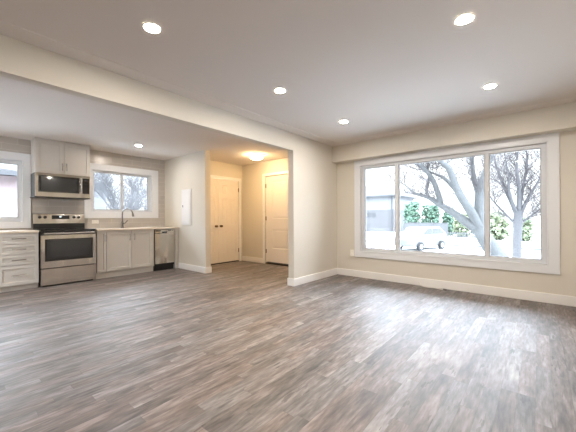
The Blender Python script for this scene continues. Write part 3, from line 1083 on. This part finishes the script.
for i, (x, y, w, h, lb) in enumerate((
        (-11.6, 39.6, 0.95, 4.4, 'tall evergreen at the left end of the row behind the white fence'),
        (-10.2, 37.4, 0.92, 4.5, 'tallest evergreen, second from the left behind the white fence'),
        (-9.1, 39.6, 0.95, 4.0, 'third evergreen from the left behind the white fence'),
        (-7.7, 37.4, 0.92, 3.9, 'fourth evergreen from the left behind the white fence, beside the leaning tree limb'),
        (-6.4, 39.6, 0.92, 3.7, 'evergreen at the right end of the row behind the white fence'))):
    leafy('evergreen', lb, 'evergreen tree', (x, y, G), w, h, 230, M['hedge'], 40 + i, 0.42)
for i, (x, y, w, h, lb) in enumerate((
        (-4.25, 36.0, 0.95, 2.75, 'olive green bush under the big limb, right of the white fence'),
        (-2.55, 36.2, 0.75, 2.2, 'low olive bush behind the white pickets near the trunk of the big tree'),
        (-0.45, 33.0, 1.05, 2.75, 'olive bush left of the slim tree in the right pane'),
        (1.75, 33.2, 0.8, 2.2, 'olive bush right of the slim tree in the right pane'))):
    leafy('bush', lb, 'bush', (x, y, G), w, h, 170, M['bush'], 60 + i, 0.25)

# fences across the street
f = thing('board_fence', 'white board fence below the evergreens across the street', 'fence', (-8.2, 35.5, G))
MB().box(-2.75, 2.55, 0, 0.04, 0.1, 1.66).build('board_panel', M['fence'], f)
MB().box(-2.8, 2.6, -0.03, 0.07, 1.66, 1.74).build('cap_rail', M['picket'], f)
for x in (-2.75, -1.0, 0.8, 2.55):
    MB().box(x - 0.06, x + 0.06, -0.05, 0.05, 0.0, 1.78, bev=0.01).build('post', M['picket'], f)
f = thing('picket_fence', 'low white picket fence right of the board fence, before the olive bushes', 'fence', (-5.4, 34.3, G))
MB().box(0, 3.1, 0.03, 0.07, 0.15, 0.23).build('rail', M['picket'], f)
MB().box(0, 3.1, 0.03, 0.07, 0.52, 0.60).build('rail', M['picket'], f)
for i in range(13):
    MB().prism([(i * 0.25, 0.0), (i * 0.25 + 0.11, 0.0), (i * 0.25 + 0.11, 0.66), (i * 0.25 + 0.055, 0.75), (i * 0.25, 0.66)], 'Y', 0.0, 0.03).build('picket', M['picket'], f)
f = thing('railing', 'low grey railing at the bottom of the left pane of the large window', 'railing', (-6.7, 16.0, G))
MB().box(0, 1.5, -0.03, 0.03, 0.50, 0.56).build('rail', M['picket'], f)
MB().box(0, 1.5, -0.03, 0.03, 0.05, 0.10).build('rail', M['picket'], f)
for i in range(8):
    MB().box(0.05 + i * 0.19, 0.12 + i * 0.19, -0.02, 0.02, 0.0, 0.50).build('baluster', M['fascia'], f)

# house across the street
t = thing('house', 'house with grey hip roof seen through the left pane of the large window', 'house', (-19.35, 44.0, G))
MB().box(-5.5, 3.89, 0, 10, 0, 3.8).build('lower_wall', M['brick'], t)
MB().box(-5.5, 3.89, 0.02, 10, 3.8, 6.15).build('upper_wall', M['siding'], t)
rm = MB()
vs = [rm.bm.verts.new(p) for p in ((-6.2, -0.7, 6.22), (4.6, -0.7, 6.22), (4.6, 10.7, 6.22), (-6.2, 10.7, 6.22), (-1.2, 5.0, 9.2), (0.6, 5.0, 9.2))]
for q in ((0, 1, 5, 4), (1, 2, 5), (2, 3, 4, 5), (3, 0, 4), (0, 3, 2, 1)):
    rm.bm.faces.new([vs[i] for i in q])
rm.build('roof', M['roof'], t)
fo = MB().frame(-6.2, 4.6, -0.7, 10.7, 0.1, 6.05, 6.215).build('fascia', M['fascia'], t)
for v in fo.data.vertices:
    x, y, z = v.co
    v.co = (x, z, y)
for x in (-0.55, 0.3):
    wn = MB().frame(x - 0.33, x + 0.33, 2.5, 3.3, 0.06, -0.05, 0.0).build('window_frame', M['picket'], t)
    MB().box(x - 0.26, x + 0.26, -0.03, -0.01, 2.57, 3.23).build('pane', M['darkpane'], wn)
MB().cyl((3.5, -0.08, 0.1), (3.5, -0.08, 6.0), 0.07, seg=10).build('downpipe', M['fascia'], t)

# parked car
CZ = 1.13
t = thing('car', 'white car parked outside at the lower left of the middle pane of the large window', 'car', (-3.94, 18.75, G), math.radians(72))
up = lambda ps: [(x, z * CZ) for x, z in ps]
side = up([(-2.1, 0.35), (-2.12, 0.72), (-1.95, 0.92), (-1.15, 1.02), (-0.45, 1.46), (1.2, 1.48), (1.95, 1.12), (2.08, 0.95), (2.12, 0.55), (2.05, 0.3), (-1.9, 0.28)])
MB().prism(side, 'Y', -0.85, 0.85).build('body', M['carpaint'], t, bevel=0.08)
for s_ in (-1, 1):
    y0, y1 = sorted((0.84 * s_, 0.862 * s_))
    MB().prism(up([(-0.95, 1.04), (-0.40, 1.38), (0.15, 1.40), (0.15, 1.04)]), 'Y', y0, y1).build('front_side_window', M['carglass'], t)
    MB().prism(up([(0.23, 1.04), (0.23, 1.40), (1.1, 1.40), (1.6, 1.12), (1.55, 1.04)]), 'Y', y0, y1).build('rear_side_window', M['carglass'], t)
MB().prism(up([(-1.13, 1.055), (-0.53, 1.435), (-0.50, 1.40), (-1.08, 1.03)]), 'Y', -0.72, 0.72).build('windscreen', M['carglass'], t)
for x in (-1.3, 1.3):
    for y in (-0.86, 0.86):
        wv = MB().cyl((x, y - 0.1, 0.32), (x, y + 0.1, 0.32), 0.32, seg=24).build('wheel', M['tyre'], t, smooth=True)
        MB().cyl((x, y - 0.11, 0.32), (x, y + 0.11, 0.32), 0.17, seg=16).build('hub_cap', M['chrome'], wv)

# behind the kitchen windows
t = thing('neighbour_house', 'pink brick neighbouring house outside the window at the left picture edge', 'house', (-12.5, -3.4, -0.7))
MB().box(-6, 0, -6, 0.7, -0.6, 3.45).build('wall', M['redbrick'], t)
MB().prism([(-6.6, 3.56), (1.1, 3.56), (-2.8, 3.9)], 'X', -6.3, 0.5).build('roof', M['roof2'], t)
MB().box(0.5, 0.6, -6.6, 1.1, 3.42, 3.58).build('fascia', M['fascia'], t)
wn = MB().frame(-2.2, -1.0, 1.4, 2.5, 0.08, -0.04, 0.0).build('window_frame', M['picket'], t)
wn.rotation_euler = (0, 0, K90)
t2 = thing('garden_shed', 'pale shed roof edge behind branches in the sink window', 'shed', (-11.0, -0.4, -0.7))
MB().box(-2.5, 0, -1.6, 0, -0.6, 3.1).build('wall', M['siding'], t2)
MB().box(-2.8, 0.25, -1.75, 0.15, 3.11, 3.30, bev=0.02).build('roof', M['greenfascia'], t2)
for i, (y, x, lb) in enumerate(((-0.62, -8.2, 'bare tree with dense twigs right outside the sink window'),
                                (2.0, -15.5, 'farther bare tree behind the right half of the sink window'))):
    B = Vector((x, y, -0.7))
    rng = random.Random(90 + i)
    V = lambda a, b, c: Vector((a, b, c))
    limbs = []
    for q in range(7):
        an = q / 7 * 2 * PI + i
        s = 0.75 + 0.35 * rng.random()
        limbs.append(([V(0, 0, 1.0 + 0.12 * q), V(0.35 * math.cos(an) * s, 0.5 * math.sin(an) * s, 1.7 + 0.06 * q), V(0.8 * math.cos(an) * s, 1.0 * math.sin(an) * s, 2.35 + 0.06 * q),
                       V(1.1 * math.cos(an) * s, 1.35 * math.sin(an) * s, 2.9)], 0.045, 0.012))
    tree('bare_tree', lb, 'tree', B, [V(0, 0, -0.65), V(0.02, 0.03, 0.9), V(0, 0.02, 1.9)], (0.12, 0.07), limbs, M['bark3'], 70 + i, 15, 0.75, 0.009, 2, 'twig2')
